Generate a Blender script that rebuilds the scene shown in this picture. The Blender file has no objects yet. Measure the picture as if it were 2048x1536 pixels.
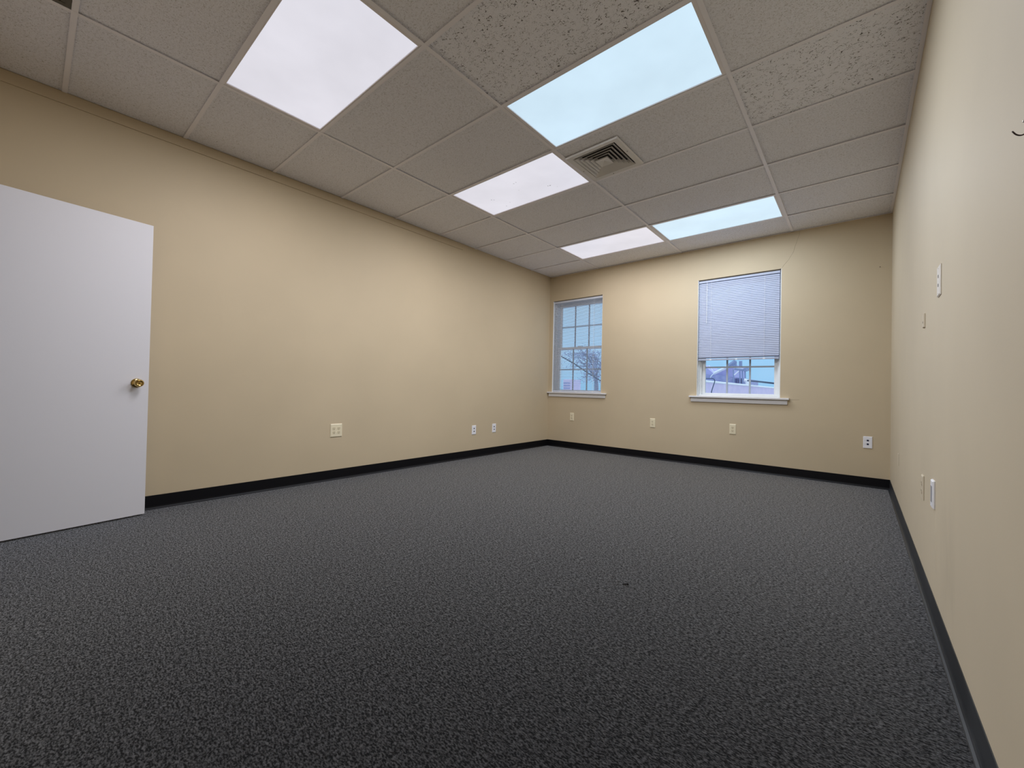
import bpy, bmesh, math, random
from mathutils import Vector, Matrix
random.seed(7)
SC = bpy.context.scene
COL = SC.collection
PI = math.pi

# ------------------------------------------------------------------ room dimensions (metres)
# x = 0 left wall, y = 0 back (window) wall, z = 0 carpet; the room runs towards -y
W, H, YF = 4.1696, 2.7638, -5.90
T = 0.6096
MAINS = [0.8963, 2.1155, 3.3347]
ROW0 = -4.1722
def row(j): return ROW0 + T * j
WIN = [(0.070, 0.967), (2.328, 3.236)]
WZ0, WZ1 = 0.875, 2.364

# ------------------------------------------------------------------ camera
cd = bpy.data.cameras.new('camera'); cam = bpy.data.objects.new('camera', cd); COL.objects.link(cam)
r = Vector((0.7674, 0.6409, 0.0210)); fw = Vector((-0.6411, 0.7673, 0.0124)).normalized()
r = (r - fw * r.dot(fw)).normalized(); u = r.cross(fw)
M = Matrix((r, u, -fw)).transposed().to_4x4(); M.translation = Vector((3.9193, -5.4978, 0.9348))
cam.matrix_world = M
cd.sensor_fit = 'HORIZONTAL'; cd.sensor_width = 36.0; cd.lens = 816.61 * 36.0 / 2048.0
cd.shift_x = (1024 - 1034.15) / 2048.0; cd.shift_y = (765.64 - 768) / 2048.0
cd.clip_start = 0.02; cd.clip_end = 300
SC.camera = cam

# ------------------------------------------------------------------ world: pale overcast sky
wd = bpy.data.worlds.new('sky'); SC.world = wd; wd.use_nodes = True
nt = wd.node_tree; nt.nodes.clear()
tc = nt.nodes.new('ShaderNodeTexCoord'); sep = nt.nodes.new('ShaderNodeSeparateXYZ')
nt.links.new(tc.outputs['Generated'], sep.inputs[0])
cr = nt.nodes.new('ShaderNodeValToRGB')
cr.color_ramp.elements[0].position = 0.0; cr.color_ramp.elements[0].color = (0.29, 0.62, 0.95, 1)
cr.color_ramp.elements[1].position = 1.0; cr.color_ramp.elements[1].color = (1.6, 1.75, 2.0, 1)
_e = cr.color_ramp.elements.new(0.30); _e.color = (0.60, 0.83, 1.06, 1)
_e = cr.color_ramp.elements.new(0.11); _e.color = (0.45, 0.74, 1.06, 1)
nt.links.new(sep.outputs['Z'], cr.inputs[0])
nz = nt.nodes.new('ShaderNodeTexNoise'); nz.inputs['Scale'].default_value = 5; nz.inputs['Detail'].default_value = 4
nt.links.new(tc.outputs['Generated'], nz.inputs['Vector'])
mx = nt.nodes.new('ShaderNodeMix'); mx.data_type = 'RGBA'
mp = nt.nodes.new('ShaderNodeMapRange'); mp.inputs[1].default_value = 0.45; mp.inputs[2].default_value = 0.7; mp.inputs[4].default_value = 0.5
nt.links.new(nz.outputs['Fac'], mp.inputs[0]); nt.links.new(mp.outputs[0], mx.inputs[0])
nt.links.new(cr.outputs[0], mx.inputs[6]); mx.inputs[7].default_value = (0.60, 0.80, 1.04, 1)
bg = nt.nodes.new('ShaderNodeBackground'); bg.inputs['Strength'].default_value = 1.0
nt.links.new(mx.outputs[2], bg.inputs['Color'])
wo = nt.nodes.new('ShaderNodeOutputWorld'); nt.links.new(bg.outputs[0], wo.inputs[0])

# ------------------------------------------------------------------ ceiling lamps (x0,x1,y0,y1 of the grid cell, lamp colour, lens colour)
PINK = ((0.90, 0.89, 0.945), (0.70, 0.69, 0.76)); CYAN = ((0.82, 0.915, 1.05), (0.61, 0.79, 0.92))
LIGHTS = [
 (MAINS[0], MAINS[1], row(-1), row(0), PINK, 'ceiling light with lavender-white lens at the top edge, nearest the door'),
 (MAINS[1], MAINS[2], row(1), row(2), CYAN, 'large pale blue ceiling light touching the corner of the air vent'),
 (MAINS[0], MAINS[1], row(2), row(3), PINK, 'lavender-white ceiling light with small dark specks, beside the air vent'),
 (MAINS[1], MAINS[2], row(5), row(6), CYAN, 'pale blue ceiling light near the window wall, above the half-raised blind'),
 (MAINS[0], MAINS[1], row(5), row(6), PINK, 'farthest lavender-white ceiling light, nearest the corner of the fully lowered blind'),
]
POWER = [31.0, 33.5, 32.0, 23.5, 16.5]
for k, (x0, x1, y0, y1, c, lab) in enumerate(LIGHTS):
    ld = bpy.data.lights.new('troffer_lamp', 'AREA'); ld.shape = 'RECTANGLE'
    ld.size = x1 - x0 - 0.08; ld.size_y = y1 - y0 - 0.06; ld.energy = POWER[k]; ld.color = c[0]
    lo = bpy.data.objects.new('troffer_lamp', ld); COL.objects.link(lo)
    lo.location = ((x0 + x1) / 2, (y0 + y1) / 2, H - 0.003)

# ------------------------------------------------------------------ exposure
SC.view_settings.view_transform = 'Standard'; SC.view_settings.look = 'None'
SC.view_settings.exposure = 0.0; SC.view_settings.gamma = 1.0; SC.view_settings.use_curve_mapping = False
SC.cycles.max_bounces = 10; SC.cycles.diffuse_bounces = 6; SC.cycles.transparent_max_bounces = 16

# ------------------------------------------------------------------ materials
def mat(name, col, rough=0.6, metal=0.0, spec=0.5, emit=None, estr=1.0):
    m = bpy.data.materials.new(name); m.use_nodes = True
    b = m.node_tree.nodes['Principled BSDF']
    b.inputs['Base Color'].default_value = (*col, 1); b.inputs['Roughness'].default_value = rough
    b.inputs['Metallic'].default_value = metal; b.inputs['Specular IOR Level'].default_value = spec
    if emit: b.inputs['Emission Color'].default_value = (*emit, 1); b.inputs['Emission Strength'].default_value = estr
    return m
class N:
    def __init__(s, m): s.t = m.node_tree; s.b = s.t.nodes['Principled BSDF']; s.co = s.t.nodes.new('ShaderNodeTexCoord')
    def new(s, k): return s.t.nodes.new(k)
    def link(s, a, b): s.t.links.new(a, b)
    def mapping(s, scale, rot=(0, 0, 0)):
        q = s.new('ShaderNodeMapping'); q.inputs['Scale'].default_value = scale; q.inputs['Rotation'].default_value = rot
        s.link(s.co.outputs['Object'], q.inputs[0]); return q.outputs[0]
    def noise(s, vec, scale, detail=2, rough=0.5, dist=0.0):
        q = s.new('ShaderNodeTexNoise'); q.inputs['Scale'].default_value = scale; q.inputs['Detail'].default_value = detail
        q.inputs['Roughness'].default_value = rough; q.inputs['Distortion'].default_value = dist
        s.link(vec, q.inputs['Vector']); return q.outputs['Fac']
    def ramp(s, fac, a, b, lo, hi):
        q = s.new('ShaderNodeValToRGB'); e = q.color_ramp.elements
        e[0].position = lo; e[1].position = hi; e[0].color = (*a, 1); e[1].color = (*b, 1)
        s.link(fac, q.inputs[0]); return q.outputs[0]
    def rng(s, v, a, b, c, d):
        q = s.new('ShaderNodeMapRange'); 
        for i, x in enumerate((a, b, c, d)): q.inputs[i + 1].default_value = x
        s.link(v, q.inputs[0]); return q.outputs[0]
    def math(s, op, a, b=None):
        q = s.new('ShaderNodeMath'); q.operation = op
        for i, x in enumerate((a, b)):
            if x is None: continue
            if isinstance(x, (int, float)): q.inputs[i].default_value = x
            else: s.link(x, q.inputs[i])
        return q.outputs[0]
    def mix(s, f, a, b, blend='MIX'):
        q = s.new('ShaderNodeMix'); q.data_type = 'RGBA'; q.blend_type = blend
        for i, x in ((0, f), (6, a), (7, b)):
            if isinstance(x, (int, float)): q.inputs[i].default_value = x
            elif isinstance(x, tuple): q.inputs[i].default_value = (*x, 1)
            else: s.link(x, q.inputs[i])
        return q.outputs[2]
    def bump(s, h, st, dist=0.002):
        q = s.new('ShaderNodeBump'); q.inputs['Strength'].default_value = st; q.inputs['Distance'].default_value = dist
        s.link(h, q.inputs['Height']); s.link(q.outputs[0], s.b.inputs['Normal'])
    def color(s, c): s.link(c, s.b.inputs['Base Color'])

def wall_mat(name, col):
    m = mat(name, col, 0.62, spec=0.35); n = N(m); v = n.mapping((1, 1, 1))
    big = n.noise(v, 1.3, 3); f = n.rng(big, 0.3, 0.7, 0.0, 1.0)
    c = n.mix(f, tuple(q * 0.96 for q in col), tuple(min(1, q * 1.03) for q in col))
    sm = n.noise(n.mapping((1, 1, 0.35)), 5.0, 3, 0.6, 0.6); n.color(n.mix(n.rng(sm, 0.68, 0.85, 0, 0.12), c, tuple(q * 0.72 for q in col)))
    n.bump(n.noise(v, 160, 2), 0.12, 0.001); return m
WALLC = (0.555, 0.455, 0.305)
M_wall = wall_mat('painted_beige_wall', WALLC)
M_strip = wall_mat('painted_beige_strip', (0.535, 0.435, 0.29))
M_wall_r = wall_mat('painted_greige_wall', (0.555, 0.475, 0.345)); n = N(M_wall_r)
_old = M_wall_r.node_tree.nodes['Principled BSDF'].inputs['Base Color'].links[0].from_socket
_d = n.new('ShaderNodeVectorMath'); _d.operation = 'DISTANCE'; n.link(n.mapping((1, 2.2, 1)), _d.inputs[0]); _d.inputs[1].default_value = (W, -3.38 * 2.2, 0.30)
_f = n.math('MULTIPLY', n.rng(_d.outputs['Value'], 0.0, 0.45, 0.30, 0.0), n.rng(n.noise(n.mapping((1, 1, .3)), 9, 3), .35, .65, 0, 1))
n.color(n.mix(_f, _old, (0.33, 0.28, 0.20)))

def ceil_mat(name, base, dark, s, w, mlo, st):
    m = mat(name, base, 0.9, spec=0.15); n = N(m)
    v = n.mapping((1, 1, 1))
    vs = n.mapping((1.0, 1.7, 1.0), (0, 0, 0.5))
    a = n.noise(vs, s, 1, 0.4, 0.8)
    ridge = n.math('LESS_THAN', n.math('ABSOLUTE', n.math('SUBTRACT', a, 0.5)), w)
    msk = n.noise(v, s * 0.9, 2, 0.6)
    hole = n.math('MULTIPLY', ridge, n.math('GREATER_THAN', msk, mlo))
    pin = n.math('GREATER_THAN', n.noise(v, 190, 1), 0.70)
    h = n.math('MAXIMUM', hole, n.math('MULTIPLY', pin, 0.4))
    tone = n.mix(n.rng(n.noise(v, 0.9, 3), 0.3, 0.7, 0, 1), tuple(q * 0.95 for q in base), tuple(q * 1.04 for q in base))
    grain = n.mix(n.rng(n.noise(v, 230, 2), 0.3, 0.7, 0, 1), tuple(q * 0.84 for q in base), tuple(q * 1.1 for q in base))
    tone = n.mix(0.5, tone, grain)
    n.color(n.mix(h, tone, dark)); n.bump(n.math('MULTIPLY', h, -1.0), st, 0.004); return m
CB = (0.90, 0.905, 0.965)
M_tile = ceil_mat('fine_fissured_tile', CB, (0.47, 0.45, 0.45), 95, 0.022, 0.49, 0.25)
M_tile_c = ceil_mat('coarse_fissured_tile', tuple(q * 1.03 for q in CB), (0.13, 0.12, 0.12), 38, 0.016, 0.49, 0.4)
M_tbar = mat('painted_steel_grid', (0.93, 0.91, 0.96), 0.5)
M_dark = mat('plenum_dark', (0.03, 0.028, 0.025), 0.9)

M_carpet = mat('charcoal_loop_carpet', (0.05, 0.05, 0.055), 0.95, spec=0.1); n = N(M_carpet)
v = n.mapping((1, 1.9, 1), (0, 0, 0.06)); v0 = n.mapping((1, 1, 1))
fl = n.noise(v, 112, 2, 0.6, 0.3); fl2 = n.noise(v, 52, 2, 0.6, 0.3)
mixn = n.math('ADD', n.math('MULTIPLY', fl, 0.68), n.math('MULTIPLY', fl2, 0.32))
c0 = n.ramp(mixn, (0.003, 0.003, 0.0034), (0.050, 0.049, 0.0495), 0.45, 0.64)
pat = n.rng(n.noise(v0, 0.9, 3), 0.35, 0.65, 0.0, 1.0)
n.color(n.mix(1.0, c0, n.mix(pat, (0.82, 0.82, 0.86), (1.0, 1.0, 1.0)), 'MULTIPLY'))
n.bump(mixn, 0.5, 0.002)
n.b.inputs['Sheen Weight'].default_value = 1.0; n.b.inputs['Sheen Roughness'].default_value = 0.41
n.link(n.mix(n.rng(mixn, 0.42, 0.66, 0, 1), (0.18, 0.19, 0.205), (1.50, 1.58, 1.73)), n.b.inputs['Sheen Tint'])

M_base = mat('black_vinyl_cove_base', (0.003, 0.003, 0.0045), 0.45, spec=0.25); 
M_base_r = mat('scuffed_black_vinyl_base', (0.016, 0.018, 0.021), 0.42); n = N(M_base_r)
n.color(n.mix(n.rng(n.noise(n.mapping((1, 0.25, 1)), 9, 4), 0.5, 0.75, 0, 0.7), (0.014, 0.016, 0.019), (0.05, 0.055, 0.06)))
M_door = mat('white_painted_door', (0.70, 0.69, 0.715), 0.55, spec=0.35); n = N(M_door); n.bump(n.noise(n.mapping((1, 1, 1)), 120, 2), 0.1, 0.001)
M_brass = mat('polished_brass', (0.62, 0.44, 0.16), 0.16, 1.0)
M_brassd = mat('dark_brass', (0.30, 0.20, 0.07), 0.3, 1.0)
M_steel = mat('zinc_steel', (0.6, 0.58, 0.55), 0.35, 1.0)
M_white = mat('white_painted_wood', (0.80, 0.80, 0.79), 0.4)
M_vinyl = mat('white_vinyl_window', (0.80, 0.82, 0.82), 0.35)
M_sill = mat('white_gloss_sill', (0.74, 0.73, 0.73), 0.4)
M_slat = mat('dimmed_white_vinyl_slat', (0.55, 0.595, 0.725), 0.4)  # white slats in a dim blue tone: duller light put into the colour
_t = M_slat.node_tree; _tr = _t.nodes.new('ShaderNodeBsdfTranslucent'); _tr.inputs[0].default_value = (0.85, 0.86, 0.92, 1); _mx = _t.nodes.new('ShaderNodeMixShader'); _mx.inputs[0].default_value = 0.24
_t.links.new(_t.nodes['Principled BSDF'].outputs[0], _mx.inputs[1]); _t.links.new(_tr.outputs[0], _mx.inputs[2]); _t.links.new(_mx.outputs[0], _t.nodes['Material Output'].inputs[0])
M_slat_lit = M_slat.copy(); M_slat_lit.name = 'lit_white_vinyl_slat'  # same white slats for the corner window, brighter light put into the colour
M_slat_lit.node_tree.nodes['Principled BSDF'].inputs['Base Color'].default_value = (0.84, 0.87, 0.93, 1); M_slat_lit.node_tree.nodes['Mix Shader'].inputs[0].default_value = 0.36
M_muntin = mat('backlit_grey_muntin', (0.40, 0.45, 0.51), 0.4)  # backlit shade of the muntins put into this grey-blue
M_cord = mat('white_cord', (0.9, 0.9, 0.9), 0.7)
M_wand = mat('clear_plastic_wand', (0.80, 0.83, 0.88), 0.2)
M_almond = mat('almond_plastic', (0.78, 0.70, 0.50), 0.35)
M_almondf = mat('almond_plastic_face', (0.72, 0.63, 0.43), 0.35)
M_wplast = mat('white_plastic', (0.82, 0.82, 0.85), 0.35)
M_paintp = mat('painted_over_plastic', (0.575, 0.495, 0.37), 0.5)
M_ivory = mat('ivory_plastic', (0.72, 0.68, 0.62), 0.4)
M_slot = mat('dark_slot', (0.035, 0.028, 0.02), 0.7)
M_jack = mat('navy_jack', (0.008, 0.010, 0.045), 0.4)
M_gray = mat('grey_insert', (0.30, 0.30, 0.32), 0.5)
M_vent = mat('off_white_metal_vent', (0.78, 0.76, 0.75), 0.45)
M_grille = mat('brown_grille', (0.10, 0.09, 0.065), 0.5)
M_lframe = mat('light_frame_metal', (0.88, 0.84, 0.86), 0.45)
M_crack = mat('plaster_crack', (0.24, 0.20, 0.13), 0.9)
M_hook = mat('dark_bronze_hook', (0.05, 0.035, 0.035), 0.35, 0.6)
M_debris = mat('dark_specks', (0.05, 0.045, 0.05), 0.9)
M_lint = mat('black_scrap', (0.004, 0.004, 0.004), 0.9)
def lens_mat(name, c):
    m = mat(name, (0.05, 0.05, 0.05), 0.35, emit=c, estr=1.0); n = N(m); v = n.mapping((1, 1, 1))
    cl = n.noise(v, 2.2, 3); f = n.rng(cl, 0.3, 0.7, 0, 1)
    cc = n.mix(f, tuple(q * 0.95 for q in c), tuple(min(1.0, q * 1.06) for q in c))
    n.link(cc, n.b.inputs['Emission Color']); n.bump(n.noise(v, 260, 1), 0.2, 0.001); return m
M_lens = {id(PINK): lens_mat('lavender_lens', PINK[1]), id(CYAN): lens_mat('pale_blue_lens', CYAN[1])}
M_glass = bpy.data.materials.new('window_glass'); M_glass.use_nodes = True
g = M_glass.node_tree; g.nodes.clear()
tr = g.nodes.new('ShaderNodeBsdfTransparent'); tr.inputs[0].default_value = (0.94, 0.97, 0.98, 1)
gl = g.nodes.new('ShaderNodeBsdfGlossy'); gl.inputs['Roughness'].default_value = 0.02
fr = g.nodes.new('ShaderNodeFresnel'); fr.inputs[0].default_value = 1.45
ms = g.nodes.new('ShaderNodeMixShader'); ou = g.nodes.new('ShaderNodeOutputMaterial')
g.links.new(fr.outputs[0], ms.inputs[0]); g.links.new(tr.outputs[0], ms.inputs[1]); g.links.new(gl.outputs[0], ms.inputs[2]); g.links.new(ms.outputs[0], ou.inputs[0])

# ------------------------------------------------------------------ helpers
def box(bm, x0, x1, y0, y1, z0, z1, bev=0.0, mi=0):
    vs = [bm.verts.new((x, y, z)) for x in (x0, x1) for y in (y0, y1) for z in (z0, z1)]
    q = [(0, 1, 3, 2), (4, 6, 7, 5), (0, 4, 5, 1), (2, 3, 7, 6), (0, 2, 6, 4), (1, 5, 7, 3)]
    fs = [bm.faces.new([vs[i] for i in f]) for f in q]
    for f in fs: f.material_index = mi
    if bev > 0:
        es = {e for f in fs for e in f.edges}
        res = bmesh.ops.bevel(bm, geom=list(es), offset=bev, segments=2, affect='EDGES', profile=0.6)
        for f in res['faces']: f.material_index = mi
def tube(bm, pts, rad, seg=8):
    pts = [Vector(p) for p in pts]; rings = []
    for i, p in enumerate(pts):
        d = (pts[min(i + 1, len(pts) - 1)] - pts[max(i - 1, 0)]).normalized()
        a = Vector((0, 0, 1)) if abs(d.z) < 0.9 else Vector((1, 0, 0))
        s = d.cross(a).normalized(); t = d.cross(s)
        rr = rad[i] if isinstance(rad, (list, tuple)) else rad
        rings.append([bm.verts.new(p + rr * (math.cos(2 * PI * k / seg) * s + math.sin(2 * PI * k / seg) * t)) for k in range(seg)])
    for a, b in zip(rings, rings[1:]):
        for k in range(seg): bm.faces.new((a[k], a[(k + 1) % seg], b[(k + 1) % seg], b[k]))
    bm.faces.new(rings[0][::-1]); bm.faces.new(rings[-1])
def lathe(bm, prof, seg=32, axis='y', sx=1.0, sz=1.0):
    """prof: (radius, height along -y)"""
    rings = []
    for (rad, h) in prof:
        rings.append([bm.verts.new((rad * sx * math.cos(2 * PI * k / seg), -h, rad * sz * math.sin(2 * PI * k / seg))) for k in range(seg)])
    for a, b in zip(rings, rings[1:]):
        for k in range(seg): bm.faces.new((a[k], a[(k + 1) % seg], b[(k + 1) % seg], b[k]))
    bm.faces.new(rings[0][::-1]); bm.faces.new(rings[-1])
def prism(bm, poly, y0, y1, mi=0):
    """polygon in xz extruded along y"""
    a = [bm.verts.new((x, y0, z)) for x, z in poly]; b = [bm.verts.new((x, y1, z)) for x, z in poly]
    bm.faces.new(a).material_index = mi; bm.faces.new(b[::-1]).material_index = mi
    for i in range(len(poly)): bm.faces.new((a[i], b[i], b[(i + 1) % len(poly)], a[(i + 1) % len(poly)])).material_index = mi
def obj(name, bm, m, parent=None, smooth=False, loc=None, rotz=0.0, mats=None):
    bmesh.ops.recalc_face_normals(bm, faces=bm.faces[:])
    me = bpy.data.meshes.new(name); bm.to_mesh(me); bm.free()
    for q in (mats or [m]): me.materials.append(q)
    if smooth:
        for p in me.polygons: p.use_smooth = True
    o = bpy.data.objects.new(name, me); COL.objects.link(o)
    if parent: o.parent = parent
    if loc: o.location = loc
    if rotz: o.rotation_euler = (0, 0, rotz)
    return o
def thing(name, label, cat, loc=(0, 0, 0), rotz=0.0, group=None):
    o = bpy.data.objects.new(name, None); o.empty_display_size = 0.05; COL.objects.link(o)
    o.location = loc; o.rotation_euler = (0, 0, rotz)
    return tag(o, label, cat, group)
def tag(o, label, cat, group=None):
    o['label'] = label; o['category'] = cat
    if group: o['group'] = group
    return o
def struct(o, label=None):
    o['kind'] = 'structure'
    if label: o['label'] = label
    return o
def B(*a, **k):
    bm = bmesh.new(); box(bm, *a, **k); return bm

# ------------------------------------------------------------------ room shell
struct(obj('floor', B(-0.1, W + 0.1, YF - 1.4, 0.0, -0.1, 0.0), M_carpet), 'dark charcoal flecked carpet floor')
struct(obj('wall_left', B(-0.12, 0, YF, 0.22, 0, H + 0.3), M_wall), 'long beige wall on the left behind the door')
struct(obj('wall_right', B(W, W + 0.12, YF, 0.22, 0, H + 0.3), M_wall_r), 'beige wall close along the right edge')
bm = bmesh.new()
xs = [0.0, WIN[0][0], WIN[0][1], WIN[1][0], WIN[1][1], W]; zs = [0.0, WZ0, WZ1, H + 0.3]
for i in range(5):
    for j in range(3):
        if i in (1, 3) and j == 1: continue
        box(bm, xs[i], xs[i + 1], 0, 0.22, zs[j], zs[j + 1])
bmesh.ops.remove_doubles(bm, verts=bm.verts[:], dist=1e-5)
wb = struct(obj('wall_back', bm, M_wall), 'beige end wall with two windows')
# front wall behind the photographer, with the doorway the open door belongs to
DX0, DX1, DZ = 0.285, 1.205, 2.045
bm = bmesh.new()
box(bm, 0, DX0, YF - 0.12, YF, 0, H + 0.3); box(bm, DX1, W, YF - 0.12, YF, 0, H + 0.3); box(bm, DX0, DX1, YF - 0.12, YF, DZ, H + 0.3)
struct(obj('wall_front', bm, M_wall))
bm = bmesh.new()
box(bm, -0.1, W, YF - 1.42, YF - 1.3, 0, H); box(bm, -0.1, 0.0, YF - 1.3, YF - 0.12, 0, H); box(bm, 1.9, 2.0, YF - 1.3, YF - 0.12, 0, H); box(bm, 0, 1.9, YF - 1.3, YF - 0.12, H, H + 0.1)
struct(obj('wall_hall', bm, M_wall))

# crack from the window corner to the ceiling, and a hairline beside the sill
bm = bmesh.new()
cpts = [(3.240, 2.372), (3.258, 2.400), (3.283, 2.430), (3.303, 2.455), (3.322, 2.490), (3.345, 2.530), (3.352, 2.555), (3.360, 2.590), (3.373, 2.630), (3.386, 2.675), (3.398, 2.714), (3.404, 2.755)]
tube(bm, [(x, -0.0002, z) for x, z in cpts], [.0012, .0011, .0011, .001, .001, .001, .0009, .0009, .0008, .0008, .0007, .0006], 5)
obj('crack', bm, M_crack, wb)
bm = bmesh.new(); tube(bm, [(3.33, 0, 0.868), (3.37, 0, 0.866), (3.42, 0, 0.868)], 0.0008, 4); obj('crack', bm, M_crack, wb)

# painted strip under the ceiling along the left wall
struct(obj('trim_1', B(0.0, 0.007, YF, -1.955, 2.692, H + 0.001, bev=0.001), M_strip), 'painted strip under the ceiling on the left wall')

# ------------------------------------------------------------------ ceiling: lay-in tiles on a T-bar grid
XC = [0.0] + MAINS + [W]
YC = [YF] + [row(j) for j in range(-2, 7)] + [0.0]
VENT = (2, 5); GRILLE = (1, 0)
cells_light = {(1, 2), (2, 4), (1, 5), (2, 8), (1, 8)}
coarse = {(2, 3), (3, 5)}
bm = bmesh.new()
for i in range(4):
    for j in range(len(YC) - 1):
        if (i, j) in cells_light or (i, j) == GRILLE: continue
        if (i, j) == VENT:
            x0, x1, y0, y1 = XC[i] + .003, XC[i + 1] - .003, YC[j] + .003, YC[j + 1] - .003; a, b, c, d = 2.352 - .185, 2.352 + .185, -2.592 - .185, -2.592 + .185
            for q in ((x0, a, y0, y1), (b, x1, y0, y1), (a, b, y0, c), (a, b, d, y1)): box(bm, *q, H + .004, H + .016)
            continue
        z = H + 0.006 + random.uniform(-0.001, 0.0025); e = 0.003
        dz = [random.uniform(-0.0012, 0.0012) for _ in range(2)]
        x0, x1, y0, y1 = XC[i] + e, XC[i + 1] - e, YC[j] + e, YC[j + 1] - e
        mi = 1 if (i, j) in coarse else 0
        vs = [bm.verts.new(p) for p in ((x0, y0, z + dz[0]), (x1, y0, z + dz[1]), (x1, y1, z - dz[0]), (x0, y1, z - dz[1]),
              (x0, y0, z + .016), (x1, y0, z + .016), (x1, y1, z + .016), (x0, y1, z + .016))]
        for f in ((0, 1, 2, 3), (4, 5, 6, 7), (0, 1, 5, 4), (1, 2, 6, 5), (2, 3, 7, 6), (3, 0, 4, 7)):
            bm.faces.new([vs[k] for k in f]).material_index = mi
ceil = struct(obj('ceiling', bm, None, mats=[M_tile, M_tile_c]), 'suspended ceiling of fissured grey tiles')
obj('plenum_deck', B(-0.1, W + 0.1, YF - 0.1, 0.2, H + 0.14, H + 0.2), M_dark, ceil)
bm = bmesh.new(); fw2 = 0.012
for x in MAINS:
    box(bm, x - fw2, x + fw2, YF, -0.0005, H - 0.001, H + 0.0006); box(bm, x - .001, x + .001, YF, -0.001, H, H + 0.04)
for j in range(-2, 7):
    for a, b in ((0.0, MAINS[0]), (MAINS[0], MAINS[1]), (MAINS[1], MAINS[2]), (MAINS[2], W)):
        a2, b2 = a + (fw2 if a > 0 else 0), b - (fw2 if b < W else 0)
        box(bm, a2, b2, row(j) - fw2, row(j) + fw2, H - 0.0005, H + 0.0008); box(bm, a2, b2, row(j) - .001, row(j) + .001, H + 0.0009, H + 0.035)
obj('ceiling_grid', bm, M_tbar, ceil)
bm = bmesh.new()
box(bm, W - 0.020, W - 0.0005, YF, 0, H - 0.001, H + 0.0006); box(bm, 0.02, W - 0.02, -0.016, -0.0005, H - 0.001, H + 0.0006)
obj('wall_angle', bm, M_tbar, ceil)

# ------------------------------------------------------------------ ceiling lights
for k, (x0, x1, y0, y1, c, lab) in enumerate(LIGHTS):
    cx, cy = (x0 + x1) / 2, (y0 + y1) / 2; hx, hy = (x1 - x0) / 2 - 0.0125, (y1 - y0) / 2 - 0.0125
    t = thing('ceiling_light', lab, 'ceiling light', (cx, cy, H), 0, 'recessed ceiling lights')
    ix, iy = hx - 0.020, hy - 0.008
    bm = bmesh.new()
    box(bm, -hx, hx, -hy, -iy, 0.0008, 0.02, .001); box(bm, -hx, hx, iy, hy, 0.0008, 0.02, .001)
    box(bm, -hx, -ix, -iy, iy, 0.0008, 0.02, .001); box(bm, ix, hx, -iy, iy, 0.0008, 0.02, .001)
    obj('frame', bm, M_lframe, t)
    obj('diffuser', B(-ix - .002, ix + .002, -iy - .002, iy + .002, 0.008, 0.012), M_lens[id(c)], t)
    if k == 2:
        for (px, py, l, w, a) in ((0.26, 0.135, .018, .007, .3), (0.24, 0.13, .010, .006, 1), (-0.36, 0.02, .013, .006, .8), (-0.34, 0.035, .012, .005, .9), (-0.33, 0.21, .010, .006, .2), (0.02, -0.09, .016, .003, .5), (0.05, -0.095, .014, .003, .9), (-0.25, 0.17, .01, .003, .4), (0.3, .19, .005, .004, 0), (-.02, .03, .005, .004, 0)):
            m2 = Matrix.Translation((px, py, 0.0075)) @ Matrix.Rotation(a, 4, 'Z') @ Matrix.Diagonal((l, w, .0012, 1))
            bm = bmesh.new(); bmesh.ops.create_icosphere(bm, subdivisions=2, radius=1.0 / 2, matrix=m2)
            o = obj('speck', bm, M_debris, t); o['label'] = 'small dark speck on the lens'
    obj('housing', B(-hx, hx, -hy, hy, 0.021, 0.10), M_lframe, t)

# ------------------------------------------------------------------ supply air vent (square cone diffuser) on a tile
def frustum(bm, ho, zo, hi, zi, th=0.0016):
    """square ring sheet from half size ho at zo to hi at zi"""
    def sq(h, z): return [bm.verts.new((sx * h, sy * h, z)) for sx, sy in ((-1, -1), (1, -1), (1, 1), (-1, 1))]
    a, b, c, d = sq(ho, zo), sq(hi, zi), sq(hi, zi + th), sq(ho, zo + th)
    for p, q in ((a, b), (b, c), (c, d), (d, a)):
        for k in range(4): bm.faces.new((p[k], p[(k + 1) % 4], q[(k + 1) % 4], q[k]))
vt = thing('air_vent', 'square stepped metal air vent on the ceiling between two lit panels', 'air vent', (2.352, -2.592, H), math.radians(-1.5))
S = 0.228
bm = bmesh.new()
frustum(bm, S, -0.003, S - 0.008, -0.012); frustum(bm, S - 0.008, -0.012, S - 0.045, -0.010); frustum(bm, S - 0.045, -0.010, S - 0.052, 0.0005)
obj('flange', bm, M_vent, vt)
for k in range(4):
    ho = 0.170 - 0.0295 * k
    bm = bmesh.new(); frustum(bm, ho, -0.013, ho - 0.034, 0.018); frustum(bm, ho + .0005, -0.013, ho + .0005, -0.006); obj('louvre', bm, M_vent, vt)
bm = bmesh.new(); frustum(bm, 0.053, -0.015, 0.002, -0.004); frustum(bm, 0.053, -0.015, 0.053, -0.007); obj('centre_plate', bm, M_vent, vt)
bm = bmesh.new(); box(bm, -0.172, 0.172, -0.172, 0.172, 0.026, 0.028); frustum(bm, 0.174, -0.001, 0.174, 0.028); obj('throat', bm, M_dark, vt)
for sx, sy in ((0.205, -0.02), (-0.03, 0.205), (-0.205, 0.02)):
    bm = bmesh.new(); bmesh.ops.create_icosphere(bm, subdivisions=2, radius=0.004, matrix=Matrix.Translation((sx, sy, -0.0115)) @ Matrix.Diagonal((1, 1, .5, 1))); obj('screw', bm, M_slot, vt, True)

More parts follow.
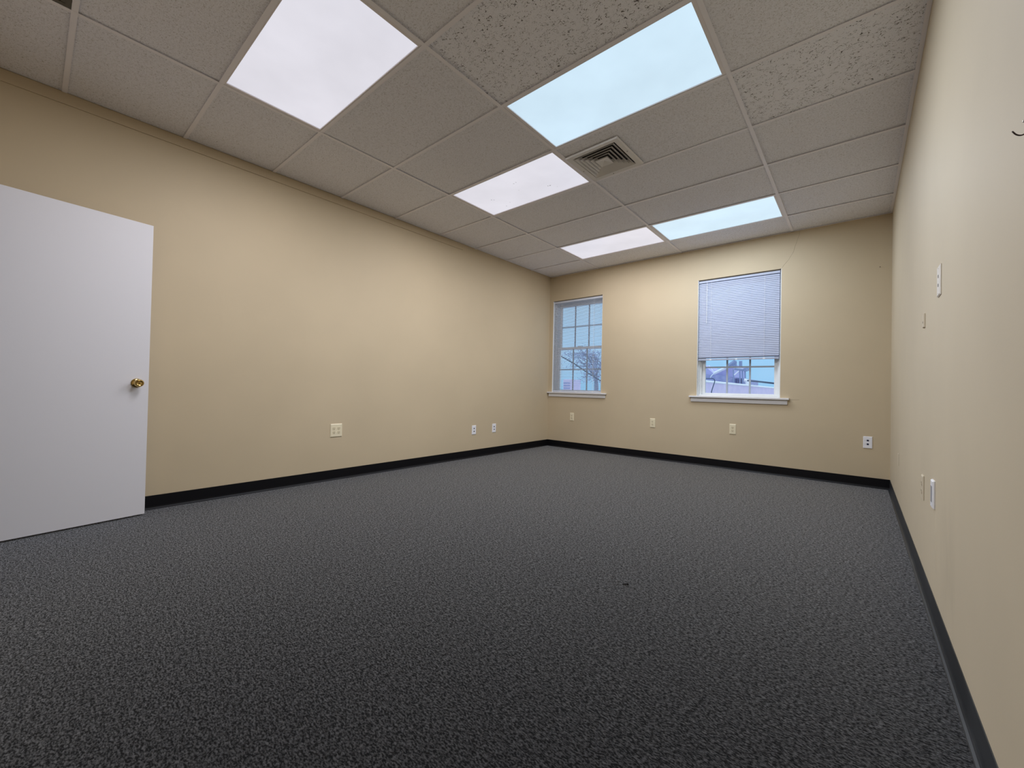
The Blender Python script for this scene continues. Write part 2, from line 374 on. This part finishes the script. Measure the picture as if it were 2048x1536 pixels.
# return grille at the top left corner of the picture
gr = thing('return_grille', 'brown slotted return-air grille at the top left corner of the ceiling', 'grille', ((MAINS[0] + MAINS[1]) / 2, (YF + row(-2)) / 2, H))
gx, gy = 0.595, (row(-2) - YF) / 2 - 0.013
bm = bmesh.new()
box(bm, -gx, gx, gy - .02, gy, 0.001, 0.012); box(bm, -gx, gx, -gy, -gy + .02, 0.001, 0.012); box(bm, -gx, -gx + .02, -gy + .02, gy - .02, 0.001, 0.012); box(bm, gx - .02, gx, -gy + .02, gy - .02, 0.001, 0.012)
obj('frame', bm, M_grille, gr)
bm = bmesh.new(); y = -gy + .03
while y < gy - .03:
    box(bm, -gx + .02, gx - .02, y, y + .016, 0.003, 0.008); y += .022
obj('slats', bm, M_grille, gr)
obj('backing', B(-gx, gx, -gy, gy, 0.03, 0.035), M_dark, gr)

# ------------------------------------------------------------------ cove baseboards
def cove(name, p0, p1, nrm, m, h=0.1005, label=None):
    prof = [(0, h), (0.0025, h), (0.003, h - .003), (0.003, 0.022), (0.0045, 0.013), (0.008, 0.006), (0.014, 0.0025), (0.016, 0.0), (0, 0)]
    bm = bmesh.new(); p0, p1, nrm = Vector(p0), Vector(p1), Vector(nrm)
    a = [bm.verts.new(p0 + nrm * d + Vector((0, 0, z))) for d, z in prof]; b = [bm.verts.new(p1 + nrm * d + Vector((0, 0, z))) for d, z in prof]
    for i in range(len(prof)): bm.faces.new((a[i], a[(i + 1) % len(prof)], b[(i + 1) % len(prof)], b[i]))
    bm.faces.new(a); bm.faces.new(b[::-1])
    return struct(obj(name, bm, m), label)
cove('baseboard_left', (0, YF, 0), (0, 0, 0), (1, 0, 0), M_base, label='black vinyl baseboard along the left wall')
cove('baseboard_back', (0, 0, 0), (W, 0, 0), (0, -1, 0), M_base, label='black vinyl baseboard under the windows')
cove('baseboard_right', (W, YF, 0), (W, 0, 0), (-1, 0, 0), M_base_r, label='scuffed black vinyl baseboard along the right wall')
bm = bmesh.new()
box(bm, DX0 - .06, DX0, YF + .0005, YF + .018, 0, DZ + .06); box(bm, DX1, DX1 + .06, YF + .0005, YF + .018, 0, DZ + .06); box(bm, DX0, DX1, YF + .0005, YF + .018, DZ, DZ + .06)
struct(obj('trim_2', bm, M_white), 'door casing')

# ------------------------------------------------------------------ the open door, swung back towards the left wall
dd = Vector((0.093, -0.619, 0)).normalized()
ang = math.atan2(dd.y, dd.x)          # local +x runs from the free edge to the hinge; room side is local +y
door = thing('door_1', 'white flat open door at the left edge with brass knob', 'door', (0.13, -4.96, 0.0), ang)
DWID, DHT = 0.905, 2.013
ds = obj('door_slab', B(0, DWID, -0.040, 0, 0.010, DHT, bev=0.0015), M_door, door)
bm = bmesh.new(); lathe(bm, [(0.031, 0), (0.031, 0.002), (0.029, 0.006), (0.022, 0.009), (0.014, 0.011), (0.0135, 0.02), (0.0145, 0.025)], 32)
ro = obj('knob_rose', bm, M_brass, door, True, (0.064, 0.0, 0.9135), PI)
bm = bmesh.new(); lathe(bm, [(0.0135, 0.022), (0.018, 0.026), (0.0235, 0.032), (0.0262, 0.040), (0.0262, 0.046), (0.024, 0.053), (0.0205, 0.0575), (0.0185, 0.0585), (0.0175, 0.0575), (0.0160, 0.0535), (0.011, 0.0525), (0.003, 0.052)], 40)
kn = obj('door_knob', bm, M_brass, door, True, (0.064, 0.0, 0.9135), PI)
bm = bmesh.new(); box(bm, -0.0035, 0.0035, -0.0570, -0.0520, -0.0085, 0.0085, .0012); obj('lock_button', bm, M_brassd, kn)
obj('latch_plate', B(-0.0012, 0.0, -0.032, -0.008, 0.885, 0.942), M_brass, door)
for z in (0.25, 1.0, 1.8):
    bm = bmesh.new(); tube(bm, [(DWID + .006, 0.006, z - .045), (DWID + .006, 0.006, z + .045)], 0.006, 10); obj('hinge', bm, M_brass, door, True)
bm = bmesh.new(); lathe(bm, [(0.031, 0), (0.029, 0.006), (0.014, 0.011), (0.0135, 0.025), (0.0235, 0.032), (0.0262, 0.042), (0.022, 0.055), (0.003, 0.058)], 32)
obj('door_knob', bm, M_brass, door, True, (0.064, -0.040, 0.9135), 0)
struct(door)

# ------------------------------------------------------------------ windows
def window(idx, x0, x1, lab):
    z0, z1 = WZ0 + 0.008, WZ1
    jt = 0.018
    bm = bmesh.new()        # jamb liner + fixed frame
    for (a, b) in ((x0 + .0003, x0 + .005), (x1 - .005, x1 - .0003)): box(bm, a, b, 0.002, 0.215, z0, z1 - .001)
    for (a, b) in ((x0 + .005, x0 + jt), (x1 - jt, x1 - .005)): box(bm, a, b, 0.055, 0.215, z0, z1)
    box(bm, x0 + jt, x1 - jt, 0.055, 0.215, z1 - jt, z1 - .0005); box(bm, x0 + jt, x1 - jt, 0.05, 0.215, z0, z0 + jt)
    for (a, b) in ((x0 + jt, x0 + jt + .018), (x1 - jt - .018, x1 - jt)):
        box(bm, a, b, 0.075, 0.200, z0 + jt, z1 - jt); 
    box(bm, x0 + jt + .018, x1 - jt - .018, 0.075, 0.2, z1 - jt - .015, z1 - jt)
    w = struct(obj('window_%d' % idx, bm, M_vinyl), lab)
    gx0, gx1 = (x0 + x1) / 2 - 0.380, (x0 + x1) / 2 + 0.380
    sx0, sx1 = x0 + jt + .018, x1 - jt - .018
    def sash(name, y, za, zb, ga, gb, zmid, top):
        bm = bmesh.new(); d = 0.017
        box(bm, sx0, gx0, y - d, y + d, za, zb, .002); box(bm, gx1, sx1, y - d, y + d, za, zb, .002)
        box(bm, gx0, gx1, y - d, y + d, za, ga, .002); box(bm, gx0, gx1, y - d, y + d, gb, zb, .002)
        s = obj(name, bm, M_vinyl, w)
        bm = bmesh.new(); e = 0.0095
        for m in (1, 2):
            x = gx0 + (gx1 - gx0) * m / 3; box(bm, x - e, x + e, y - .006, y + .006, ga, gb)
        box(bm, gx0, gx1, y - .0055, y + .0055, zmid - e, zmid + e)
        obj('muntins', bm, M_muntin, s)
        obj('glass_pane', B(gx0 - .004, gx1 + .004, y - .002, y + .002, ga - .004, gb + .004), M_glass, s)
        return s
    ls = sash('lower_sash', 0.125, z0 + jt + .001, 1.612, 0.922, 1.574, 1.250, False)
    us = sash('upper_sash', 0.172, 1.575, z1 - jt - .016, 1.615, 2.275, 1.946, True)
    bm = bmesh.new(); box(bm, (x0 + x1) / 2 - .03, (x0 + x1) / 2 + .03, 0.098, 0.108, 1.612, 1.622, .002); obj('sash_lock', bm, M_vinyl, ls)
    # interior sill (stool) and apron
    xa, xb = max(0.001, x0 - 0.085), x1 + 0.09
    bm = bmesh.new(); box(bm, xa, xb, -0.042, -0.0005, 0.862, 0.883, .004); box(bm, x0 + .001, x1 - .001, -0.0006, 0.07, 0.8755, 0.883)
    obj('window_sill', bm, M_sill, w)
    bm = bmesh.new(); box(bm, xa + .018, xb - .018, -0.016, -0.0005, 0.808, 0.861, .003)
    obj('apron', bm, M_sill, w)
    return w
window(1, *WIN[0], 'narrow-looking window in the far corner behind a lowered blind')
window(2, *WIN[1], 'window with a half-raised blind on the end wall')

# ------------------------------------------------------------------ mini blinds
def blind(lab, x0, x1, ztop, zbot, tilt, n_extra, wand=True, pitch=0.0215, M_slat=M_slat):
    y = 0.030; hw = 0.0125
    t = thing('mini_blind', lab, 'blind', (x0, y, ztop), 0, 'white mini blinds')
    L = x1 - x0
    bm = bmesh.new(); box(bm, 0, L, -0.014, 0.014, -0.027, -0.001, .002); obj('head_rail', bm, M_slat, t)
    top = -0.040; bot = zbot - ztop + 0.022
    # slats: curved thin strips
    bm = bmesh.new(); zs = []; z = bot + 0.008 + 0.0032 * n_extra
    for k in range(n_extra): zs.append((bot + 0.004 + 0.0032 * k, 0.06))
    while z < top: zs.append((z, tilt)); z += pitch
    for (z, tl) in zs:
        prev = None; ct, st = math.cos(tl), math.sin(tl)
        for q in range(5):
            s = -1 + q * 0.5; a = s * hw; cr = 0.0028 * (1 - s * s)
            yy = a * ct - cr * st; zz = z + a * st + cr * ct
            cur = [bm.verts.new((xx, yy, zz + o)) for xx in (0.003, L - 0.003) for o in (0, 0.0005)]
            if prev:
                bm.faces.new((prev[0], prev[2], cur[2], cur[0])); bm.faces.new((prev[1], cur[1], cur[3], prev[3]))
                bm.faces.new((prev[0], cur[0], cur[1], prev[1])); bm.faces.new((prev[2], prev[3], cur[3], cur[2]))
            else: bm.faces.new((cur[0], cur[1], cur[3], cur[2]))
            prev = cur
        bm.faces.new((prev[0], prev[2], prev[3], prev[1]))
    obj('slats', bm, M_slat, t)
    bm = bmesh.new(); box(bm, 0.002, L - 0.002, -0.012, 0.012, bot - 0.022, bot - 0.002, .004); br = obj('bottom_rail', bm, M_slat, t)
    for fx in (0.17, 0.5, 0.83):
        bm = bmesh.new(); box(bm, L * fx - .012, L * fx + .012, -0.0135, -0.0122, bot - .020, bot - .006, .0005); obj('rail_clip', bm, M_cord, br)
    for fx in (0.17, 0.83):
        bm = bmesh.new()
        for yy in (-0.0142, 0.0142): tube(bm, [(L * fx, yy, -0.025), (L * fx, yy, bot - .010)], 0.0011, 6)
        for (z, tl) in zs: tube(bm, [(L * fx, -0.0142, z - .003), (L * fx, 0.0142, z - .003)], 0.0005, 4)
        obj('ladder_cord', bm, M_cord, t)
    if wand:
        bm = bmesh.new(); tube(bm, [(0.10, -0.019, -0.020), (0.10, -0.021, -0.06), (0.099, -0.021, -0.55)], [.002, .0032, .0036], 6); obj('tilt_wand', bm, M_wand, t)
    return t
blind('fully lowered white mini blind with open slats in the corner window', WIN[0][0] + .006, WIN[0][1] - .006, WZ1 - .012, 0.886, math.radians(-5), 0, wand=False, pitch=0.0205, M_slat=M_slat_lit)
blind('half-raised white mini blind with tilted slats in the larger window', WIN[1][0] + .007, WIN[1][1] - .016, WZ1 - .012, 1.333, math.radians(65), 7)

# ------------------------------------------------------------------ wall plates
def recept(parent, px, pz, m, y0):
    bm = bmesh.new(); n = 20; a = []; b = []
    for k in range(n):
        t = 2 * PI * k / n; x, z = 0.0165 * math.cos(t), 0.0165 * math.sin(t); z = max(-0.0135, min(0.0135, z))
        a.append((px + x, pz + z))
    prism(bm, a, y0 - 0.002, y0); rc = obj('receptacle', bm, m, parent)
    yb = y0 - 0.0023
    bm = bmesh.new(); box(bm, px - .0078, px - .0052, yb, y0 - .0005, pz - .0015, pz + .0080); obj('slot', bm, M_slot, rc)
    bm = bmesh.new(); box(bm, px + .0052, px + .0078, yb, y0 - .0005, pz - .0015, pz + .0070); obj('slot', bm, M_slot, rc)
    bm = bmesh.new(); box(bm, px - .003, px + .003, yb, y0 - .0005, pz - .0100, pz - .0045, .0008); obj('ground_hole', bm, M_slot, rc)
def plate(bm, w, h, d, bev):
    """flat box with a bevelled front"""
    def rc(hw, hh, y): return [bm.verts.new((sx * hw, y, sz * hh)) for sx, sz in ((-1, -1), (1, -1), (1, 1), (-1, 1))]
    a, b, c = rc(w / 2, h / 2, -0.0003), rc(w / 2, h / 2, -d * 0.45), rc(w / 2 - bev, h / 2 - bev, -d)
    bm.faces.new(a); bm.faces.new(c)
    for p, q in ((a, b), (b, c)):
        for k in range(4): bm.faces.new((p[k], p[(k + 1) % 4], q[(k + 1) % 4], q[k]))
def outlet(loc, rz, lab, m, mf, gang=1, w=0.073, h=0.124, d=0.0065, group=None, name='power_outlet'):
    t = thing(name, lab, 'power outlet', loc, rz, group)
    bm = bmesh.new(); plate(bm, w, h, d, .006); obj('cover_plate', bm, m, t)
    for g in range(gang):
        px = 0 if gang == 1 else (-0.0235 + 0.047 * g)
        for pz in (0.0195, -0.0195): recept(t, px, pz, mf, -d + 0.0006)
        bm = bmesh.new(); lathe(bm, [(0.003, d - .0005), (0.0028, d + .0008), (.001, d + .001)], 10)
        o = obj('screw', bm, mf, t, True); o.location = (px, 0, 0)
    return t
def datap(loc, rz, lab, m, kind='jacks', w=0.072, h=0.120, d=0.0065, group=None):
    t = thing('data_plate', lab, 'data plate', loc, rz, group)
    bm = bmesh.new(); plate(bm, w, h, d, .004); obj('cover_plate', bm, m, t)
    if kind == 'jacks':
        for pz in (0.020, -0.018):
            bm = bmesh.new(); box(bm, -.0085, .0085, -d - .0012, -d + .0005, pz - .008, pz + .008, .001); j = obj('jack', bm, M_jack, t)
            bm = bmesh.new(); box(bm, -.022, -.017, -d - .0006, -d + .0003, pz - .0025, pz + .0025); obj('port_label', bm, M_gray, t)
    elif kind == 'insert':
        bm = bmesh.new(); box(bm, -.017, .017, -d - .0010, -d + .0005, -.034, .034, .001); obj('insert', bm, M_gray, t)
    elif kind == 'blank2':
        for pz in (0.018, -0.018):
            bm = bmesh.new(); box(bm, -.005, .005, -d - .0008, -d + .0005, pz - .006, pz + .006, .0004); obj('jack', bm, M_slot, t)
    for pz in (h * .42, -h * .42):
        bm = bmesh.new(); lathe(bm, [(0.003, d - .0005), (0.0027, d + .0007), (.001, d + .0009)], 10); obj('screw', bm, m, t, True, (0, 0, pz))
    return t
HP = PI / 2
OG = 'almond outlets on the window wall'
outlet((0.465, 0, 0.498), 0, 'almond outlet directly under the corner window with the lowered blind', M_almond, M_almondf, group=OG)
outlet((1.761, 0, 0.493), 0, 'almond outlet on bare wall between the two windows', M_almond, M_almondf, group=OG)
outlet((2.754, 0, 0.488), 0, 'almond outlet under the sill of the half-blinded window', M_almond, M_almondf, group=OG)
datap((3.999, 0, 0.454), 0, 'white data plate with two navy jacks, low beside the right corner', M_wplast)
outlet((0, -3.555, 0.482), HP, 'square almond four-socket outlet on the left wall', M_almond, M_almondf, gang=2, w=0.118, h=0.128, group=None)
datap((0, -1.684, 0.363), HP, 'white two-jack plate on left wall, the one nearer the door', M_wplast, w=0.074, group='white data plates on the left wall')
datap((0, -1.293, 0.365), HP, 'white two-jack plate on left wall, the one nearer the corner', M_wplast, w=0.074, group='white data plates on the left wall')
datap((W, -3.15, 1.403), -HP, 'pale two-jack plate high on the right wall, above the small jack box', M_ivory, 'blank2', w=0.078, h=0.122, d=0.0055)
outlet((W, -2.665, 0.489), -HP, 'pale outlet painted like the wall, low on the right wall', M_paintp, M_paintp, w=0.072, h=0.118)
datap((W, -3.032, 0.523), -HP, 'white-rimmed grey-centred plate low on right wall beside the pale outlet', M_wplast, 'insert', w=0.070, h=0.116, d=0.0085)
datap((W, -1.065, 0.430), -HP, 'faint wall-coloured blank plate farthest along the right wall', M_paintp, 'none', w=0.060, h=0.095, d=0.004)
# small painted-over jack box
t = thing('phone_jack', 'small wall-coloured jack box below the pale two-jack plate high on right wall', 'phone jack', (W, -2.668, 1.308), -HP)
bm = bmesh.new(); plate(bm, 0.046, 0.068, 0.007, .003); obj('jack_box', bm, M_paintp, t)
bm = bmesh.new(); box(bm, -.008, .000, -0.0076, -0.0066, -.012, -.003); obj('socket', bm, M_slot, t)

# plaster bulge in the right wall under the grey-centred plate
bm = bmesh.new(); NB = 14
gv = [[bm.verts.new((W + .0004 - .0045 * (math.sin(PI * a / NB) ** 2) * (math.sin(PI * b / NB) ** 1.2), -3.10 - .045 + .09 * a / NB + .012 * math.sin(3 * b / NB), 0.20 + 0.27 * b / NB)) for a in range(NB + 1)] for b in range(NB + 1)]
for b in range(NB):
    for a in range(NB): bm.faces.new((gv[b][a], gv[b][a + 1], gv[b + 1][a + 1], gv[b + 1][a]))
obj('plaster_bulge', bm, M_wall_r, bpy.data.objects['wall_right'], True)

# little wall hook at the right edge
t = thing('wall_hook', 'small dark curved hook at the right edge of the picture', 'hook', (W, -4.318, 1.462), -HP)
bm = bmesh.new(); box(bm, -.008, .008, -0.0035, -0.0003, -.018, .034, .001); obj('back_plate', bm, M_steel, t)
bm = bmesh.new()
hp = [Vector((0, -a, b)) for a, b in ((-.004, -.004), (.0025, -.0145), (.008, -.0245), (.014, -.0325), (.020, -.0350), (.026, -.0315), (.031, -.0235), (.036, -.015))]
cp = []
for q in range(1, 6):
    for k in range(4 if q < 5 else 5):
        t_ = k / 4; a, b, c, d = hp[q - 1:q + 3] if q + 3 <= len(hp) else (hp[q - 1], hp[q], hp[q + 1], hp[-1])
        cp.append(0.5 * ((2 * b) + (c - a) * t_ + (2 * a - 5 * b + 4 * c - d) * t_ ** 2 + (3 * b - a - 3 * c + d) * t_ ** 3))
tube(bm, cp, .0012, 10); obj('hook_arm', bm, M_hook, t, True)
bm = bmesh.new(); tube(bm, [(0, -.001, -.004), (0, -.016, -.0095)], .0013, 8); bmesh.ops.create_icosphere(bm, subdivisions=2, radius=.0024, matrix=Matrix.Translation((0, -.0165, -.0097))); obj('nail', bm, M_steel, t, True)
# nail in the back wall near the right corner
bm = bmesh.new(); tube(bm, [(0, -.0003, 0), (0.002, -.012, .003)], .0016, 6); tube(bm, [(0.002, -.012, .003), (.0021, -.0128, .0032)], .0035, 8)
o = obj('nail', bm, M_slot, None, False, (4.078, 0, 2.232)); tag(o, 'tiny nail high on the end wall near the right corner', 'nail')
# scrap on the carpet
bm = bmesh.new(); tube(bm, [(-.014, .004, .003), (-.004, 0, .004), (.004, -.002, .006), (.012, .004, .004), (.015, .010, .003)], [.0015, .003, .0025, .0045, .002], 6)
o = obj('carpet_scrap', bm, M_lint, None, True, (3.0703, -3.6388, 0.0), 0.7); tag(o, 'tiny black scrap lying on the carpet mid-room', 'scrap')

# ------------------------------------------------------------------ outside
CAMP = cam.location
def at(px, py, y):
    d = fw + r * ((px - 1034.15) / 816.61) - u * ((py - 765.64) / 816.61); t = (y - CAMP.y) / d.y; return CAMP + d * t
def Z3(q, w, y): return at(1380 + q / 9.309, 690 + w / 9.309, y)
GZ = -3.6
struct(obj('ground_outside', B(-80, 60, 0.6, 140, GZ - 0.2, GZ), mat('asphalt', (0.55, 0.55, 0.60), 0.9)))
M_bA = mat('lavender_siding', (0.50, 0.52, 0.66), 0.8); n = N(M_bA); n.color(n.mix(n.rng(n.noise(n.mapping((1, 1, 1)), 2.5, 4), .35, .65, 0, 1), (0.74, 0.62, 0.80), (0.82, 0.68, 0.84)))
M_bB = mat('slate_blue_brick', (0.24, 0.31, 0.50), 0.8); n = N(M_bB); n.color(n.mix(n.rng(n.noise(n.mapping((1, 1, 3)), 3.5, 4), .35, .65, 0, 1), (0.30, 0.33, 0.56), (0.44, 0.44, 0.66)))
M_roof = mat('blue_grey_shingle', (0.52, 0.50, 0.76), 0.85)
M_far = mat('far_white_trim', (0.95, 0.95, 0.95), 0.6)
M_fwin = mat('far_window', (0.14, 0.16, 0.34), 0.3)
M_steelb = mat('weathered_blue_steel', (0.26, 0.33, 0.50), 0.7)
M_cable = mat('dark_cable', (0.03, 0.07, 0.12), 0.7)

# long low building whose side runs away from the window
pA, pB = at(1405, 762, 11.0), at(1494, 770.6, 17.0)
pC = at(1560, 777, 26.0)
bA = thing('building', 'pale lavender low building seen at the bottom of the half-blinded window', 'building', (pA.x, pA.y, GZ))
bm = bmesh.new(); path = [pA, pB, pC]; back = [Vector((p.x - 4.5, p.y + 3, p.z)) for p in path]
lo = [bm.verts.new(Vector((p.x - pA.x, p.y - pA.y, 0))) for p in path]; hi = [bm.verts.new(Vector((p.x - pA.x, p.y - pA.y, p.z - GZ))) for p in path]
lb = [bm.verts.new(Vector((p.x - pA.x, p.y - pA.y, 0))) for p in back]; hb = [bm.verts.new(Vector((p.x - pA.x, p.y - pA.y, p.z - GZ))) for p in back]
for i in range(2):
    bm.faces.new((lo[i], lo[i + 1], hi[i + 1], hi[i])); bm.faces.new((hi[i], hi[i + 1], hb[i + 1], hb[i])); bm.faces.new((lb[i], hb[i], hb[i + 1], lb[i + 1])); bm.faces.new((lo[i], lb[i], lb[i + 1], lo[i + 1]))
bm.faces.new((lo[0], hi[0], hb[0], lb[0])); bm.faces.new((lo[2], lb[2], hb[2], hi[2]))
obj('wall', bm, M_bA, bA)
bm = bmesh.new(); tube(bm, [(p.x - pA.x, p.y - pA.y - .05, p.z - GZ) for p in path], 0.05, 6); obj('parapet_cap', bm, M_far, bA)

# slate blue gabled building behind it
yB = 30.0
bB = thing('building', 'slate blue gabled building seen at the left of the half-blinded window', 'building', (Z3(600, 700, yB).x, yB, GZ))
ox = bB.location.x
poly = [(Z3(q, w, yB).x - ox, Z3(q, w, yB).z - GZ) for q, w in ((150, 545), (330, 548), (670, 570), (820, 600), (1000, 622))]
poly += [(poly[-1][0], 0.0), (poly[0][0], 0.0)]
bm = bmesh.new(); prism(bm, poly, 0, 6.0); obj('wall', bm, M_bB, bB)
poly = [(Z3(q, w, yB + .4).x - ox, Z3(q, w, yB + .4).z - GZ) for q, w in ((150, 350), (330, 440), (440, 535), (560, 475), (760, 385), (815, 360), (815, 600), (670, 572), (330, 550), (150, 547))]
bm = bmesh.new(); prism(bm, poly, 0.4, 5.0); obj('roof', bm, M_roof, bB)
bm = bmesh.new(); tube(bm, [(Z3(q, w, yB).x - ox, 0.1, Z3(q, w, yB).z - GZ) for q, w in ((440, 528), (640, 432), (860, 335))], 0.13, 6); obj('rake_board', bm, M_far, bB)
for q0, q1 in ((838, 862), (872, 898), (928, 952), (966, 990)):
    a, b = Z3(q0, 615, yB), Z3(q1, 720, yB)
    bm = bmesh.new(); box(bm, a.x - ox, b.x - ox, -0.1, 0.05, b.z - GZ, a.z - GZ - .05); obj('window', bm, M_fwin, bB)
# steel lattice / porch at its right end
st = thing('steel_stair', 'white and blue steel stair frame beside the slate blue building', 'stair', (Z3(940, 600, yB + 1).x, yB - .6, GZ)); ox = st.location.x
def bar(pts, rad, nm, m, y=yB - .6):
    bm = bmesh.new(); tube(bm, [(Z3(q, w, y).x - ox, 0, Z3(q, w, y).z - GZ) for q, w in pts], rad, 6); return obj(nm, bm, m, st)
bar([(830, 445), (960, 462), (1070, 470)], 0.10, 'beam', M_steelb); bar([(830, 432), (1060, 452)], 0.05, 'rail', M_far)
for q in (806, 925, 972, 1022): bar([(q, 455), (q + 8, 640), (q + 10, 1500)], 0.05, 'post', M_steelb)
bar([(822, 560), (915, 480)], 0.05, 'brace', M_far)
for q in (815, 848, 935, 950): bar([(q, 300), (q, 395)], 0.09, 'post', M_steelb)
bar([(1040, 430), (1058, 485)], 0.2, 'bracket', M_steelb)
bar([(1010, 650), (1060, 665), (1075, 735)], 0.15, 'bracket', M_far)
bar([(850, 300), (720, 390)], 0.16, 'stringer', M_steelb)
# utility cables
yC = 20.0
bm = bmesh.new(); p0 = Z3(1075, 664, yC); tube(bm, [Z3(q, w, yC + dy) - p0 for q, w, dy in ((1075, 664, 0), (1300, 684, -2), (1575, 714, -4), (1900, 760, -7))], 0.045, 6)
o = obj('utility_cable', bm, M_cable, None, False, p0); tag(o, 'thick dark cable crossing the sky at right of the half-blinded window', 'cable')
o.parent = None
yD = 9.0; p0 = Z3(400, 870, yD)
bm = bmesh.new(); tube(bm, [Z3(q, w, yD) - p0 for q, w in ((392, 1500), (400, 870), (430, 770), (455, 700), (462, 665), (448, 635), (410, 622), (300, 622))], 0.014, 6)
o = obj('service_mast', bm, M_cable, None, False, p0); tag(o, 'bent dark service pipe in front of the lavender building', 'pipe')
bm = bmesh.new(); p0 = Z3(380, 610, yD); tube(bm, [Z3(q, w, yD) - p0 for q, w in ((378, 612), (390, 580), (440, 535), (440, 500), (350, 380))], 0.014, 6)
o = obj('service_cable', bm, M_far, None, False, p0); tag(o, 'pale looped cable in front of the slate blue gable', 'cable')

# what shows through the corner window's slats: a tree, wires, a rooftop unit, a low roof
def A1(q, w, y): return at(1090 + q / 6.677, 580 + w / 6.677, y)
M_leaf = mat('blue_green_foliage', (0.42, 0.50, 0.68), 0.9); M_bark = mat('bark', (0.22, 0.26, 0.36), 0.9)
yT = 14.0; bp = A1(690, 1500, yT)
tr_ = thing('tree', 'thin leafy tree seen through the blind of the corner window', 'tree', (bp.x, yT, GZ))
def TL(q, w): p = A1(q, w, yT); return Vector((p.x - bp.x, p.y - yT, p.z - GZ))
bm = bmesh.new(); tube(bm, [Vector((0, 0, 0)), TL(685, 1300), TL(680, 1100), TL(690, 900)], [.16, .12, .08, .04], 8)
ends = []
for k in range(34):
    a = TL(683, random.uniform(850, 1250)); e = TL(random.uniform(400, 800), random.uniform(800, 1230)) + Vector((0, random.uniform(-1, 1), 0))
    mid = (a + e) / 2 + Vector((0, 0, random.uniform(.0, .2))); tube(bm, [a, mid, e], [.03, .02, .008], 5); ends.append(e); ends.append(mid)
obj('trunk', bm, M_bark, tr_)
bm = bmesh.new()
for e in ends:
    for _ in range(26):
        c = e + Vector((random.gauss(0, .22), random.gauss(0, .3), random.gauss(0, .13))); s = random.uniform(.03, .07)
        nrm = Vector((random.gauss(0, 1), random.gauss(0, 1), random.gauss(0, 1))).normalized(); sd = nrm.orthogonal().normalized(); ud = nrm.cross(sd)
        vs = [bm.verts.new(c + sd * s * a + ud * s * .6 * b) for a, b in ((-1, 0), (0, -1), (1, 0), (0, 1))]; bm.faces.new(vs)
obj('foliage', bm, M_leaf, tr_)
yW = 12.0
bm = bmesh.new(); p0 = A1(250, 905, yW); tube(bm, [A1(q, w, yW) - p0 for q, w in ((100, 820), (250, 905), (400, 990), (560, 1100), (760, 1222))] + [Vector((-3.2, yW, GZ)) - p0], 0.03, 6)
o = obj('utility_cable', bm, M_cable, None, False, p0); tag(o, 'dark cable slanting down behind the lowered blind', 'cable')
yU = 16.0; a, b = A1(243, 1192, yU), A1(340, 1420, yU)
hut = thing('rooftop_unit', 'boxy lavender rooftop unit at the lower left of the corner window', 'rooftop unit', ((a.x + b.x) / 2, yU + .6, b.z))
hx = (b.x - a.x) / 2; hz = a.z - b.z
bm = bmesh.new(); box(bm, -hx, hx, -.6, .6, 0, hz, .03); obj('casing', bm, M_bA, hut)
bm = bmesh.new()
for k in range(5): box(bm, -hx * .8, hx * .8, -.63, -.6, hz * (.15 + .15 * k), hz * (.22 + .15 * k))
obj('louvres', bm, M_bB, hut)
ra, rb = A1(-100, 1300, 16.0), A1(800, 1300, 16.0)
bC = thing('building', 'low flat-roofed building beneath the rooftop unit', 'building', ((ra.x + rb.x) / 2 - 1.5, 19.4, GZ))
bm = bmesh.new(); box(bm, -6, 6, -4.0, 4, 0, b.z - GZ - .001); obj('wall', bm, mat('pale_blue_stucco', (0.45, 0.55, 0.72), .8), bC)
